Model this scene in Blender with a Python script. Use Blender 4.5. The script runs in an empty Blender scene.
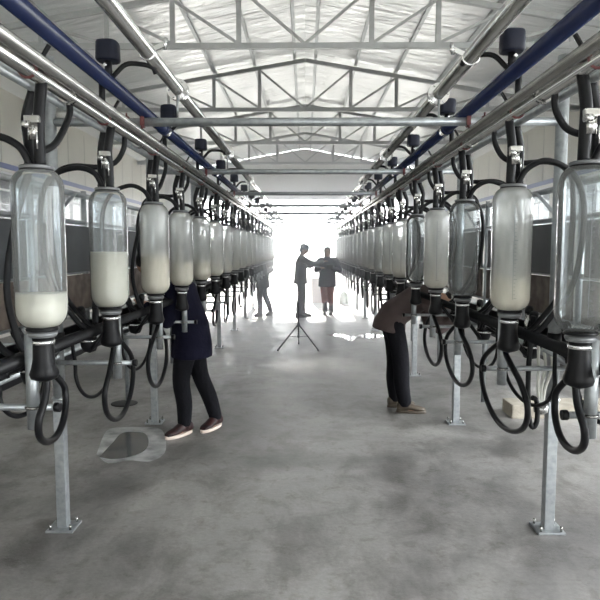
import bpy, bmesh, math, random
from mathutils import Vector as V, Matrix, noise
random.seed(7)
PI = math.pi
S = bpy.context.scene
C = S.collection
ORD = ['first','second','third','fourth','fifth','sixth','seventh','eighth','ninth','tenth','eleventh','twelfth',
       'thirteenth','fourteenth','fifteenth','sixteenth','seventeenth','eighteenth','nineteenth','twentieth','twenty-first','twenty-second','twenty-third']

# ------------------------------------------------------------------ materials
def mat(name, col, rough=.5, metal=0., spec=.5, bump=None, var=None, noise_scale=8, coat=0, detail=4, aniso=None):
    m = bpy.data.materials.new(name); m.use_nodes = True
    nt = m.node_tree; b = nt.nodes['Principled BSDF']
    b.inputs['Base Color'].default_value = (*col, 1)
    b.inputs['Roughness'].default_value = rough
    b.inputs['Metallic'].default_value = metal
    b.inputs['Specular IOR Level'].default_value = spec
    b.inputs['Coat Weight'].default_value = coat
    tc = nt.nodes.new('ShaderNodeTexCoord')
    if var:
        n = nt.nodes.new('ShaderNodeTexNoise'); n.inputs['Scale'].default_value = noise_scale; n.inputs['Detail'].default_value = detail
        nt.links.new(tc.outputs['Object'], n.inputs['Vector'])
        r = nt.nodes.new('ShaderNodeValToRGB')
        r.color_ramp.elements[0].position = .3; r.color_ramp.elements[1].position = .7
        r.color_ramp.elements[0].color = (*col, 1); r.color_ramp.elements[1].color = (*var, 1)
        nt.links.new(n.outputs['Fac'], r.inputs['Fac']); nt.links.new(r.outputs['Color'], b.inputs['Base Color'])
    if bump:
        sc, st = bump
        n2 = nt.nodes.new('ShaderNodeTexNoise'); n2.inputs['Scale'].default_value = sc; n2.inputs['Detail'].default_value = 3
        nt.links.new(tc.outputs['Object'], n2.inputs['Vector'])
        bp = nt.nodes.new('ShaderNodeBump'); bp.inputs['Strength'].default_value = st; bp.inputs['Distance'].default_value = .02
        nt.links.new(n2.outputs['Fac'], bp.inputs['Height']); nt.links.new(bp.outputs['Normal'], b.inputs['Normal'])
    return m

M = {}
M['galv'] = mat('galvanised_steel', (.42,.44,.45), .42, .75, var=(.30,.32,.33), noise_scale=30, bump=(60,.05))
M['truss'] = mat('truss_steel', (.50,.51,.51), .5, .3, var=(.43,.44,.44), noise_scale=12)
M['stainless'] = mat('stainless_steel', (.62,.62,.60), .16, 1, var=(.5,.49,.47), noise_scale=9)
M['dull_steel'] = mat('dull_stainless', (.36,.355,.34), .26, .9, var=(.25,.245,.235), noise_scale=6)
M['chrome'] = mat('bright_steel', (.8,.8,.8), .14, 1)
M['blue'] = mat('blue_plastic_pipe', (.009,.017,.06), .25, var=(.007,.013,.05), noise_scale=4)
M['bluehw'] = mat('dark_blue_housing', (.008,.010,.022), .5, spec=.25)
M['rubber'] = mat('black_rubber', (.004,.004,.005), .42, spec=.22, var=(.007,.007,.008), noise_scale=20)
M['blackpl'] = mat('black_plastic', (.006,.006,.008), .5, spec=.25)
M['red'] = mat('red_clamp_paint', (.12,.03,.03), .5)
M['cap'] = mat('grey_lid', (.17,.175,.18), .35, .3)
M['wall'] = mat('cream_wall_panel', (.78,.76,.68), .55, var=(.72,.70,.63), noise_scale=2)
M['farwall'] = mat('pale_end_wall', (.86,.86,.83), .6, var=(.82,.82,.80), noise_scale=1.5)
M['seam'] = mat('wall_seam', (.58,.57,.53), .6)
M['bluetrim'] = mat('blue_trim', (.04,.08,.30), .45)
M['winframe'] = mat('white_window_frame', (.75,.75,.75), .4)
M['brown'] = mat('stained_splash_panel', (.17,.135,.11), .6, var=(.045,.032,.024), noise_scale=9, detail=8)
M['darkpanel'] = mat('dark_rubber_panel', (.03,.033,.036), .5, var=(.05,.053,.056), noise_scale=5)
M['navy'] = mat('navy_cloth', (.005,.005,.016), .9, spec=.2, bump=(30,.3))
M['trouser'] = mat('dark_trouser_cloth', (.004,.004,.006), .9, spec=.2, bump=(30,.3))
M['mauve'] = mat('brown_grey_jacket_cloth', (.075,.052,.050), .85, var=(.06,.043,.04), noise_scale=7, bump=(20,.4))
M['greycloth'] = mat('grey_blue_cloth', (.10,.11,.13), .85, bump=(30,.3))
M['bluecoat'] = mat('blue_black_coat_cloth', (.03,.04,.075), .8, bump=(30,.3))
M['redcloth'] = mat('red_trouser_cloth', (.32,.06,.04), .8)
M['skin'] = mat('skin', (.45,.27,.19), .5)
M['hair'] = mat('black_hair', (.012,.01,.01), .5, bump=(80,.6))
M['shoered'] = mat('red_black_shoe', (.006,.005,.006), .6, var=(.040,.006,.005), noise_scale=30)
M['sole'] = mat('pale_rubber_sole', (.62,.52,.46), .6)
M['shoebrown'] = mat('brown_leather', (.06,.045,.032), .5, var=(.09,.07,.05), noise_scale=20)
M['boot'] = mat('dark_boot', (.02,.02,.022), .35)
M['eye'] = mat('eye_dark', (.02,.015,.01), .2)
M['lip'] = mat('lip', (.35,.12,.10), .5)
M['concrete_kerb'] = mat('kerb_concrete', (.42,.38,.31), .8, var=(.30,.27,.22), noise_scale=9, bump=(30,.4))
M['milk'] = mat('milk', (.78,.71,.59), .3)
M['milk'].node_tree.nodes['Principled BSDF'].inputs['Subsurface Weight'].default_value = 0
M['ground'] = mat('outdoor_concrete', (.62,.61,.58), .9, var=(.55,.54,.50), noise_scale=.8)
M['pink'] = mat('pale_pink_plastic', (.62,.42,.40), .5)
M['palegreen'] = mat('pale_green_plastic', (.35,.50,.36), .5)
M['tubeclear'] = mat('milky_tubing', (.60,.60,.55), .25)
M['scale'] = mat('printed_scale', (.16,.17,.18), .6)
M['drain'] = mat('drain_iron', (.02,.02,.02), .7)

def nodes_of(name):
    m = bpy.data.materials.new(name); m.use_nodes = True
    nt = m.node_tree; nt.nodes.clear()
    return m, nt, nt.nodes.new('ShaderNodeOutputMaterial')

def glass(name, film, tint=(.93,.95,.95), filmcol=(.80,.80,.77)):
    """thin receiver-jar glass: see-through wall, glossy surface, a film of milk on the inside"""
    m, nt, out = nodes_of(name); N = nt.nodes.new; L = nt.links.new
    tr = N('ShaderNodeBsdfTransparent'); tr.inputs['Color'].default_value = (*tint, 1)
    gl = N('ShaderNodeBsdfGlossy'); gl.inputs['Roughness'].default_value = .07; gl.inputs['Color'].default_value = (.95,.95,.95,1)
    df = N('ShaderNodeBsdfDiffuse'); df.inputs['Color'].default_value = (*filmcol, 1)
    tl = N('ShaderNodeBsdfTranslucent'); tl.inputs['Color'].default_value = (*filmcol, 1)
    ms = N('ShaderNodeMixShader'); ms.inputs[0].default_value = .5
    L(df.outputs[0], ms.inputs[1]); L(tl.outputs[0], ms.inputs[2])
    tc = N('ShaderNodeTexCoord'); mp = N('ShaderNodeMapping'); mp.inputs['Scale'].default_value = (1,1,.35)
    nz = N('ShaderNodeTexNoise'); nz.inputs['Scale'].default_value = 22; nz.inputs['Detail'].default_value = 5
    L(tc.outputs['Object'], mp.inputs[0]); L(mp.outputs[0], nz.inputs['Vector'])
    mr = N('ShaderNodeMapRange'); mr.inputs[1].default_value = .3; mr.inputs[2].default_value = .75
    mr.inputs[3].default_value = film*.93; mr.inputs[4].default_value = min(1, film*1.1+.02)
    L(nz.outputs['Fac'], mr.inputs[0])
    m1 = N('ShaderNodeMixShader'); L(mr.outputs[0], m1.inputs[0]); L(tr.outputs[0], m1.inputs[1]); L(ms.outputs[0], m1.inputs[2])
    fr = N('ShaderNodeLayerWeight'); fr.inputs['Blend'].default_value = .22
    m2 = N('ShaderNodeMixShader'); L(fr.outputs['Fresnel'], m2.inputs[0]); L(m1.outputs[0], m2.inputs[1]); L(gl.outputs[0], m2.inputs[2])
    L(m2.outputs[0], out.inputs[0])
    return m
M['glass_fog'] = glass('milk_filmed_glass', .38)
M['glass_white'] = glass('backlit_white_filmed_glass', .60)  # milk film made whiter so the far jars carry their backlight
M['glass_half'] = glass('lightly_filmed_glass', .20, (.80,.85,.88))
M['glass_clear'] = glass('wet_clear_glass', .10, (.76,.79,.80))
M['pane'] = glass('window_pane', .10, (.95,.97,.98), (.8,.82,.84))
M['bowl'] = glass('claw_bowl_glass', .25)

def floor_mat():
    m, nt, out = nodes_of('worn_concrete_floor'); N = nt.nodes.new; L = nt.links.new
    b = N('ShaderNodeBsdfPrincipled'); L(b.outputs[0], out.inputs[0])
    tc = N('ShaderNodeTexCoord')
    def nz(sc, det, rough=.55, dist=0, stretch=None):
        n = N('ShaderNodeTexNoise'); n.inputs['Scale'].default_value = sc; n.inputs['Detail'].default_value = det
        n.inputs['Roughness'].default_value = rough; n.inputs['Distortion'].default_value = dist
        if stretch:
            mp = N('ShaderNodeMapping'); mp.inputs['Scale'].default_value = stretch; L(tc.outputs['Object'], mp.inputs[0]); L(mp.outputs[0], n.inputs['Vector'])
        else: L(tc.outputs['Object'], n.inputs['Vector'])
        return n
    big = nz(.55, 5, .6, .6); mid = nz(2.6, 8, .65, .4, (1,.7,1)); fine = nz(38, 6, .7)
    r1 = N('ShaderNodeValToRGB'); e = r1.color_ramp.elements
    e[0].position = .38; e[0].color = (.145,.139,.133,1); e[1].position = .60; e[1].color = (.31,.297,.283,1)
    L(big.outputs['Fac'], r1.inputs['Fac'])
    r2 = N('ShaderNodeValToRGB'); e = r2.color_ramp.elements
    e[0].position = .36; e[0].color = (.55,.54,.53,1); e[1].position = .54; e[1].color = (1,1,1,1)
    L(mid.outputs['Fac'], r2.inputs['Fac'])
    r3 = N('ShaderNodeValToRGB'); e = r3.color_ramp.elements
    e[0].position = .3; e[0].color = (.82,.82,.82,1); e[1].position = .7; e[1].color = (1.05,1.05,1.05,1)
    L(fine.outputs['Fac'], r3.inputs['Fac'])
    spk = nz(6.5, 10, .75, .3); r4 = N('ShaderNodeValToRGB'); e = r4.color_ramp.elements
    e[0].position = .34; e[0].color = (.70,.68,.65,1); e[1].position = .48; e[1].color = (1,1,1,1)
    L(spk.outputs['Fac'], r4.inputs['Fac'])
    mx = N('ShaderNodeMix'); mx.data_type = 'RGBA'; mx.blend_type = 'MULTIPLY'; mx.inputs[0].default_value = 1
    L(r1.outputs[0], mx.inputs[6]); L(r2.outputs[0], mx.inputs[7])
    mx2 = N('ShaderNodeMix'); mx2.data_type = 'RGBA'; mx2.blend_type = 'MULTIPLY'; mx2.inputs[0].default_value = 1
    L(mx.outputs[2], mx2.inputs[6]); L(r3.outputs[0], mx2.inputs[7])
    mx3 = N('ShaderNodeMix'); mx3.data_type = 'RGBA'; mx3.blend_type = 'MULTIPLY'; mx3.inputs[0].default_value = 1
    L(mx2.outputs[2], mx3.inputs[6]); L(r4.outputs[0], mx3.inputs[7]); L(mx3.outputs[2], b.inputs['Base Color'])
    mr = N('ShaderNodeMapRange'); mr.inputs[1].default_value = .3; mr.inputs[2].default_value = .65; mr.inputs[3].default_value = .44; mr.inputs[4].default_value = .60
    L(mid.outputs['Fac'], mr.inputs[0]); L(mr.outputs[0], b.inputs['Roughness'])
    b.inputs['Specular IOR Level'].default_value = .45
    bp = N('ShaderNodeBump'); bp.inputs['Strength'].default_value = .25; bp.inputs['Distance'].default_value = .01
    L(fine.outputs['Fac'], bp.inputs['Height']); L(bp.outputs[0], b.inputs['Normal'])
    return m
M['floor'] = floor_mat()

def foil_mat():
    m, nt, out = nodes_of('silver_foil_roof_lining'); N = nt.nodes.new; L = nt.links.new
    b = N('ShaderNodeBsdfPrincipled'); L(b.outputs[0], out.inputs[0])
    b.inputs['Base Color'].default_value = (.80,.81,.81,1); b.inputs['Metallic'].default_value = .65; b.inputs['Roughness'].default_value = .28
    tc = N('ShaderNodeTexCoord'); mp = N('ShaderNodeMapping'); mp.inputs['Scale'].default_value = (.55,2.4,1)
    L(tc.outputs['Object'], mp.inputs[0])
    n = N('ShaderNodeTexNoise'); n.inputs['Scale'].default_value = 2.6; n.inputs['Detail'].default_value = 5; n.inputs['Distortion'].default_value = .8
    L(mp.outputs[0], n.inputs['Vector'])
    bp = N('ShaderNodeBump'); bp.inputs['Strength'].default_value = .8; bp.inputs['Distance'].default_value = .07
    L(n.outputs['Fac'], bp.inputs['Height']); L(bp.outputs[0], b.inputs['Normal'])

    tl = N('ShaderNodeBsdfTranslucent'); tl.inputs[0].default_value = (.9,.92,.92,1)
    x = N('ShaderNodeMixShader'); x.inputs[0].default_value = .05  # small translucent share added so daylight seeps through and brightens the foil
    L(b.outputs[0], x.inputs[1]); L(tl.outputs[0], x.inputs[2]); L(x.outputs[0], out.inputs[0])
    return m
M['foil'] = foil_mat()

def translucent(name, col):
    m, nt, out = nodes_of(name); N = nt.nodes.new; L = nt.links.new
    a = N('ShaderNodeBsdfDiffuse'); a.inputs[0].default_value = (*col,1)
    t = N('ShaderNodeBsdfTranslucent'); t.inputs[0].default_value = (*col,1)
    x = N('ShaderNodeMixShader'); x.inputs[0].default_value = .6
    L(a.outputs[0], x.inputs[1]); L(t.outputs[0], x.inputs[2]); L(x.outputs[0], out.inputs[0])
    return m
M['skylight'] = translucent('translucent_roof_sheet', (.85,.86,.86))
M['puddle'] = mat('standing_water', (.035,.036,.038), .06, spec=.6, bump=(6,.03))
M['wetedge'] = mat('mottled_wet_edge', (.50,.50,.50), .3, var=(.09,.09,.09), noise_scale=7, detail=8)  # pale grey mottled with dark grey, laid round the puddle

# ------------------------------------------------------------------ mesh builder
def frame_of(t, up=V((0,0,1))):
    t = t.normalized()
    if abs(t.dot(up)) > .97: up = V((0,1,0)) if abs(t.y) < .9 else V((1,0,0))
    u = up.cross(t).normalized(); v = t.cross(u).normalized()
    return u, v

class MB:
    def __init__(s): s.bm = bmesh.new()
    def rings(s, rings, cap=True, smooth=True, closed=False):
        bm = s.bm; R = [[bm.verts.new(p) for p in r] for r in rings]; n = len(R[0])
        pairs = list(zip(R[:-1], R[1:])) + ([(R[-1], R[0])] if closed else [])
        for a, b in pairs:
            for i in range(n):
                f = bm.faces.new((a[i], a[(i+1)%n], b[(i+1)%n], b[i])); f.smooth = smooth
        if cap and not closed:
            bm.faces.new(list(reversed(R[0]))); bm.faces.new(R[-1])
        return s
    def cyl(s, a, b, r, n=12, r2=None, cap=True):
        a, b = V(a), V(b); r2 = r if r2 is None else r2; u, v = frame_of(b-a)
        mk = lambda c, q: [c + u*(q*math.cos(2*PI*i/n)) + v*(q*math.sin(2*PI*i/n)) for i in range(n)]
        return s.rings([mk(a, r), mk(b, r2)], cap)
    def tube(s, pts, r, n=10):
        pts = [V(p) for p in pts]; rs = r if isinstance(r, (list,tuple)) else [r]*len(pts)
        rr = []; u = None
        for i, p in enumerate(pts):
            t = (pts[min(i+1,len(pts)-1)] - pts[max(i-1,0)])
            if t.length < 1e-9: t = V((0,0,1))
            t.normalize()
            if u is None: u, v = frame_of(t)
            else:
                u = (u - t*u.dot(t)); u = u.normalized() if u.length > 1e-6 else frame_of(t)[0]
                v = t.cross(u).normalized()
            rr.append([p + u*(rs[i]*math.cos(2*PI*k/n)) + v*(rs[i]*math.sin(2*PI*k/n)) for k in range(n)])
        return s.rings(rr)
    def torus(s, c, axis, R, r, n=20, m=8):
        u, v = frame_of(V(axis)); w = V(axis).normalized(); c = V(c); rr = []
        for i in range(n):
            a = 2*PI*i/n; d = u*math.cos(a) + v*math.sin(a)
            rr.append([c + d*(R + r*math.cos(2*PI*k/m)) + w*(r*math.sin(2*PI*k/m)) for k in range(m)])
        return s.rings(rr, closed=True)
    def lathe(s, prof, c=(0,0,0), axis=(0,0,1), n=24, cap=True):
        c = V(c); w = V(axis).normalized(); u, v = frame_of(w)
        return s.rings([[c + w*z + u*(max(r,1e-4)*math.cos(2*PI*k/n)) + v*(max(r,1e-4)*math.sin(2*PI*k/n)) for k in range(n)] for r, z in prof], cap)
    def box(s, c, d, bev=0, rot=None):
        g = bmesh.ops.create_cube(s.bm, size=1)
        vs = g['verts']
        mt = Matrix.Translation(V(c)) @ (rot.to_4x4() if rot else Matrix()) @ Matrix.Diagonal((*d,1))
        bmesh.ops.transform(s.bm, matrix=mt, verts=vs)
        if bev:
            es = list({e for v_ in vs for e in v_.link_edges})
            bmesh.ops.bevel(s.bm, geom=es, offset=bev, segments=2, affect='EDGES', profile=.6)
        return s
    def bar(s, a, b, w, h, up=V((0,0,1)), bev=0):
        a, b = V(a), V(b); t = (b-a); u, v = frame_of(t, up)
        rot = Matrix((u, v, t.normalized())).transposed()
        return s.box((a+b)/2, (w, h, t.length), bev, rot)
    def ball(s, c, r, sc=(1,1,1), seg=14):
        g = bmesh.ops.create_uvsphere(s.bm, u_segments=seg, v_segments=max(6,seg*2//3), radius=r)
        bmesh.ops.transform(s.bm, matrix=Matrix.Translation(V(c)) @ Matrix.Diagonal((*sc,1)), verts=g['verts'])
        for v_ in g['verts']:
            for f in v_.link_faces: f.smooth = True
        return s
    def poly_slab(s, pts, z0, z1):
        lo = [(x,y,z0) for x,y in pts]; hi = [(x,y,z1) for x,y in pts]
        return s.rings([lo, hi], smooth=False)
    def mesh(s, name='m'):
        bmesh.ops.recalc_face_normals(s.bm, faces=s.bm.faces[:])
        me = bpy.data.meshes.new(name); s.bm.to_mesh(me); s.bm.free(); return me
    def build(s, name, m, parent=None, loc=(0,0,0)):
        me = s.mesh(name); return link(name, me, m, parent, loc)

def link(name, me, m, parent=None, loc=(0,0,0)):
    o = bpy.data.objects.new(name, me); C.objects.link(o); o.location = loc
    if m is not None and not me.materials: me.materials.append(M[m])
    if parent: o.parent = parent
    return o
def tag(o, label, cat, group=None, kind=None):
    o['label'] = label; o['category'] = cat
    if group: o['group'] = group
    if kind: o['kind'] = kind
    return o
def empty(name, loc, label, cat, group=None, rz=0):
    o = bpy.data.objects.new(name, None); C.objects.link(o); o.location = loc; o.rotation_euler.z = rz; o.empty_display_size = .1
    return tag(o, label, cat, group)
def struct(o): o['kind'] = 'structure'; return o
def curve(pts, n=10):
    """Catmull-Rom through the points"""
    P = [V(p) for p in pts]; P = [P[0]*2-P[1]] + P + [P[-1]*2-P[-2]]; out = []
    for i in range(1, len(P)-2):
        a, b, c, d = P[i-1:i+3]
        for k in range(n):
            t = k/n
            out.append(.5*((2*b) + (c-a)*t + (2*a-5*b+4*c-d)*t*t + (3*b-a-3*c+d)*t**3))
    out.append(P[-2]); return out

# ------------------------------------------------------------------ dimensions (metres, camera over the origin)
HW = 5.3          # half width of the building
Y0, Y1 = -3.0, 22.9
CH = 4.25         # truss bottom chord
RISE = .93        # ridge above chord
POSTY = [3.22 + 2.04*i for i in range(8)]
PX = 1.345
CZ = 2.215        # cross pipe height
LY = [2.17,2.94,3.84,4.66,5.54]; RY = [2.08,2.81,3.65,4.40,5.19,6.0]
while len(LY) < 19: LY.append(LY[-1]+.86)
while len(RY) < 20: RY.append(RY[-1]+.81)
JX = .96          # receiver jar line

# ------------------------------------------------------------------ the setting
o = MB().box((0,(Y0+Y1)/2,-.05), (2*HW+.4, Y1-Y0, .1)).build('floor', 'floor'); struct(o)
o = MB().box((0,60,-.09), (160,74,.1)).build('trim_9', 'ground'); struct(o)
o = MB().box((0,-16,-.09), (160,26,.1)).build('trim_10', 'ground'); struct(o)
for k, sx in enumerate((-1,1)):
    o = MB().box((sx*(HW+.2+15),10,-.09), (30,26.1,.1)).build('trim_%d' % (11+k), 'ground'); struct(o)

wins = [(2.2,4.7),(6.4,8.9),(9.9,12.4),(13.2,15.7),(16.6,19.1),(20.0,22.2)]
WZ0, WZ1 = 2.02, 2.92
for side, sx in (('left',-1),('right',1)):
    m = MB(); X = sx*(HW+.06); t = .12
    gap = (-2.6,6.2) if sx > 0 else None   # unseen opening added in the right wall to light the floor
    def wbox(ya, yb, za, zb): m.box((X,(ya+yb)/2,(za+zb)/2), (t,yb-ya,zb-za))
    ws = [w for w in wins if not (gap and w == (2.2,4.7))]
    if gap:
        wbox(Y0, gap[0], 0, WZ0); wbox(gap[1], Y1, 0, WZ0)
    else: wbox(Y0, Y1, 0, WZ0)
    wbox(Y0, Y1, WZ1, CH+.1)
    y = Y0
    segs = sorted(ws + ([gap] if gap else []))
    for a, b in segs: wbox(y, a, WZ0, WZ1); y = b
    wbox(y, Y1, WZ0, WZ1)
    w = struct(m.build('wall_'+side, 'wall'))
    sm = MB(); y = Y0+.6
    while y < Y1-.3:
        sm.box((sx*(HW-.004), y, (WZ1+.14+CH)/2), (.012,.016,CH-WZ1-.14)); y += 1.0
    sm.build('panel_seam', 'seam', w)
    o = MB().box((sx*(HW-.01),(Y0+Y1)/2,WZ1+.09), (.03,Y1-Y0,.09)).build('trim_%d' % (1 if sx<0 else 2), 'bluetrim'); struct(o)
    for i, (a, b) in enumerate(ws):
        f = MB(); fw = .05
        for z in (WZ0+fw/2, WZ1-fw/2): f.box((X,(a+b)/2,z), (.08,b-a,fw))
        for q in range(5):
            yy = a+fw/2 + (b-a-fw)*q/4; f.box((X,yy,(WZ0+WZ1)/2), (.07,fw,WZ1-WZ0))
        f.box((X,(a+b)/2,WZ0+.58), (.06,b-a,.03))
        wo = struct(f.build('window_%d' % (i+1+(0 if sx<0 else 10)), 'winframe'))
        MB().box((X,(a+b)/2,(WZ0+WZ1)/2), (.008,b-a-.04,WZ1-WZ0-.04)).build('window_glass', 'pane', wo)

# end walls with their wide doorways
def gable(name, y, hx, hz, mt):
    m = MB(); t = .14
    for sx in (-1,1): m.box((sx*(HW+hx)/2, y, hz/2), (HW-hx, t, hz))
    m.box((0,y,(hz+CH)/2), (2*HW,t,CH-hz))
    prof = [(-HW,CH),(HW,CH),(HW,CH+.1),(0,CH+RISE+.12),(-HW,CH+.1)]
    m.rings([[(x,y-t/2,z) for x,z in prof],[(x,y+t/2,z) for x,z in prof]], smooth=False)
    return struct(m.build(name, mt))
gable('wall_far', Y1+.07, 3.9, 3.45, 'farwall')
gable('wall_near', Y0-.07, 1.6, 2.5, 'farwall')
m = MB()
for sx in (-1,1): m.box((sx*3.85, Y1-.01, 1.7), (.1,.2,3.4))
m.box((0,Y1-.01,3.45), (7.8,.2,.1)); struct(m.build('door_1', 'winframe'))

# roof lining, its foil made slightly translucent to brighten the shed
SK = .16
def roofz(x): return CH + RISE*(1-abs(x)/HW) + .13
m = MB()
for sx in (-1,1):
    a, b = sx*.0, sx*(HW+.2)
    m.rings([[(x,Y0,roofz(x)+dz) for x,dz in ((a,0),(b,0),(b,.03),(a,.03))],[(x,Y1,roofz(x)+dz) for x,dz in ((a,0),(b,0),(b,.03),(a,.03))]], smooth=False)
# cut skylight strips as separate sheets: roof is built of bands along Y
m.bm.free(); 
bands = []; y = Y0
SKY = [(-2.2,-1.2),(4.6,5.6),(9.4,10.4),(13.1,14.1),(16.8,17.8)]
m = MB(); sk = MB()
def sheet(mb, ya, yb):
    for sx in (-1,1):
        a, b = 0, sx*(HW+.2)
        mb.rings([[(x,yy,roofz(x)+dz) for x,dz in ((a,0),(b,0),(b,.03),(a,.03))] for yy in (ya,yb)], smooth=False)
sk.bm.free(); sheet(m, y, Y1)
struct(m.build('ceiling', 'foil')); 

# purlins under the lining
pi_ = 0
for sx in (-1,1):
    for k, x in enumerate((.2,.98,1.76,2.6,3.5,4.4)):
        z = roofz(x) - .03
        o = MB().box((sx*x,(Y0+Y1)/2,z), (.05,Y1-Y0,.06), rot=Matrix.Rotation(sx*math.atan(RISE/HW),3,'Y')).build('purlin', 'galv')
        tag(o, '%s roof purlin from the ridge on the %s slope, running along the foil lining' % (ORD[k], 'left' if sx<0 else 'right'), 'purlin', 'roof purlins')

# trusses
for k, y in enumerate((8.27,11.95,15.6,19.25)):
    where = ['nearest grey steel roof truss, only its lower half in view','second grey steel roof truss from the camera, whole gable shape in view',
             'third grey steel roof truss from the camera','farthest grey steel roof truss, just before the pale end wall'][k]
    t = empty('roof_truss', (0,y,CH), where, 'roof truss', 'roof trusses')
    MB().box((0,0,0), (2*HW,.06,.075)).build('bottom_chord', 'truss', t)
    for sx in (-1,1):
        MB().bar((sx*.005,0,RISE), (sx*HW,0,.03), .06, .07).build('top_chord', 'truss', t)
    P = .885
    for j in range(-5,6):
        x = j*P; 
        if j == 0: continue
        zt = RISE*(1-abs(x)/HW)
        MB().box((x,0,zt/2), (.065 if abs(j)<3 else .05,.045,zt)).build('web_post', 'truss', t)
        x2 = (abs(j)-1)*P*(1 if j>0 else -1)
        MB().bar((x,0,zt-.02), (x2,0,.03), .035, .035).build('web_diagonal', 'truss', t)

# ------------------------------------------------------------------ long pipes of the milking line
YA, YB = -1.2, 18.6
for side, sx in (('left',-1),('right',1)):
    def L(s): return s % side
    # stainless air line above the walkway
    t = empty('steel_pipe', (sx*(.67 if sx<0 else .70),0,2.385 if sx<0 else 2.36), L('large stainless air line nearest the walkway on the %s side, above the cross pipes'), 'pipe')
    MB().cyl((0,YA,0),(0,YB,0),.031,20).build('pipe_run', 'stainless', t)
    for i, y in enumerate([2.62]+[p+.02 for p in POSTY]):
        if i == 0:
            f = MB(); f.torus((0,y,0),(0,1,0),.034,.005); f.bar((-sx*.03,y,.01),(-sx*.085,y,.035),.012,.02); f.cyl((-sx*.075,y,.01),(-sx*.08,y,.055),.009,8)
            f.build('clamp_ring', 'chrome', t)
        else:
            f = MB(); f.cyl((0,y-.018,0),(0,y-.004,0),.056,18); f.cyl((0,y+.004,0),(0,y+.018,0),.056,18)
            for q in range(6):
                a = 2*PI*q/6; f.cyl((.046*math.cos(a),y-.028,.046*math.sin(a)),(.046*math.cos(a),y+.028,.046*math.sin(a)),.006,6)
            f.build('flange', 'chrome', t)
            MB().cyl((0,y-.02,-.03),(0,y-.02,-.145),.006,8).build('support_rod', 'galv', t)
    # blue line resting on the cross pipes
    t = empty('blue_pipe', (sx*.85,0,CZ+.022+.031), L('long dark blue vacuum pipe running down the %s side'), 'pipe')
    MB().cyl((0,YA,0),(0,YB,0),.031,20).build('pipe_run', 'blue', t)
    for i in range(9):
        y = 1.6+2.04*i
        MB().cyl((0,y,0),(0,y+.10,0),.036,18).build('coupling', 'blue', t)
    # twin steel rails under the cross pipes
    t = tag(MB().cyl((sx*.935,YA,CZ-.058),(sx*.935,YB,CZ-.058),.028,18).build('milk_pipe','stainless'), L('bright stainless milk pipe directly over the %s row of jars'), 'pipe')
    for yy in [2.4+1.02*i for i in range(15)]:
        MB().cyl((sx*.935,yy,CZ-.058),(sx*.935,yy+.035,CZ-.058),.037,16).cyl((sx*.935,yy+.0175,CZ-.10),(sx*.935,yy+.0175,CZ-.02),.009,6).build('pipe_union','stainless',t)
    for k, yy in enumerate((LY if sx<0 else RY)[:8]):
        MB().torus((sx*.935,yy-.10,CZ-.058),(0,1,0),.031,.005,14,6).box((sx*.905,yy-.10,CZ-.03),(.014,.03,.05),.002).build('clamp','red',t)
        MB().bar((sx*.925,yy-.06,CZ-.05),(sx*.875,yy-.06,CZ+.03),.022,.006).build('strap','blackpl',t)
    t = tag(MB().cyl((sx*.875,YA,CZ-.046),(sx*.875,YB,CZ-.046),.022,18).build('wash_pipe','dull_steel'), L('dull brownish steel pipe beside the milk pipe, walkway side, %s row'), 'pipe')
    t = tag(MB().cyl((sx*.897,YA,CZ-.083),(sx*.897,YB,CZ-.083),.008,10).build('signal_line','chrome'), L('thin bright line clipped below the %s milk pipe'), 'pipe')
    t = tag(MB().cyl((sx*.985,YA,CZ-.085),(sx*.985,YB,CZ-.085),.015,12).build('air_pipe','galv'), L('thin dark galvanised pipe under the outer edge of the %s milk pipe'), 'pipe')
    t = tag(MB().cyl((sx*PX,2.2,2.36),(sx*PX,YB,2.36),.02,12).build('top_rail','galv'), L('galvanised rail joining the tops of the %s posts'), 'rail')
    t = tag(MB().cyl((sx*PX,1.7,.97),(sx*PX,YB,.97),.02,12).build('lower_rail','galv'), L('low galvanised rail along the %s posts below the jars'), 'rail')
    t = tag(MB().cyl((sx*1.07,1.6,1.135),(sx*1.07,YB-.8,1.135),.026,12).build('pulsation_pipe','rubber'), L('black pulsation pipe along the underside of the %s jar row'), 'pipe')

# posts
for side, sx in (('left',-1),('right',1)):
    for i, y in enumerate(POSTY):
        t = empty('support_post', (sx*PX,y,0), '%s galvanised support post from the camera, %s side, bolted to the floor' % (ORD[i], side), 'post', 'support posts %s side' % side)
        MB().box((0,0,.375),(.055,.055,.75),.004).build('square_leg','galv',t)
        MB().cyl((0,0,.73),(0,0,2.55 if i==0 else 2.42),.032,16).build('round_tube','galv',t)
        MB().torus((0,0,.735),(0,0,1),.034,.008).build('collar','galv',t)
        MB().cyl((0,0,1.03),(0,0,1.10),.037,14).build('rubber_sleeve','rubber',t)
        p = MB().box((0,0,.006),(.15,.14,.012),.002).build('base_plate','galv',t)
        for bx in (-1,1):
            for by in (-1,1):
                MB().cyl((bx*.055,by*.05,.01),(bx*.055,by*.05,.04),.007,6).build('bolt','dull_steel',p)
for i, y in enumerate(POSTY):
    t = empty('cross_pipe', (0,y,CZ), '%s galvanised cross pipe from the camera, joining the two rows of posts overhead' % ORD[i], 'pipe', 'cross pipes')
    MB().cyl((-PX+.02,0,0),(PX-.02,0,0),.022,14).build('pipe_run','galv',t)
    for sx in (-1,1):
        for x in (.93,.85):
            f = MB(); f.torus((sx*x,0,0),(1,0,0),.026,.005,14,6); f.box((sx*x,-.03,0),(.02,.02,.045),.002)
            f.cyl((sx*x,-.045,0),(sx*x,.045,0),.006,6); f.cyl((sx*x,-.035,-.04),(sx*x,-.035,.04),.005,6)
            f.build('pipe_clamp','red' if x<.9 or i%2==0 else 'galv',t)

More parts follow.
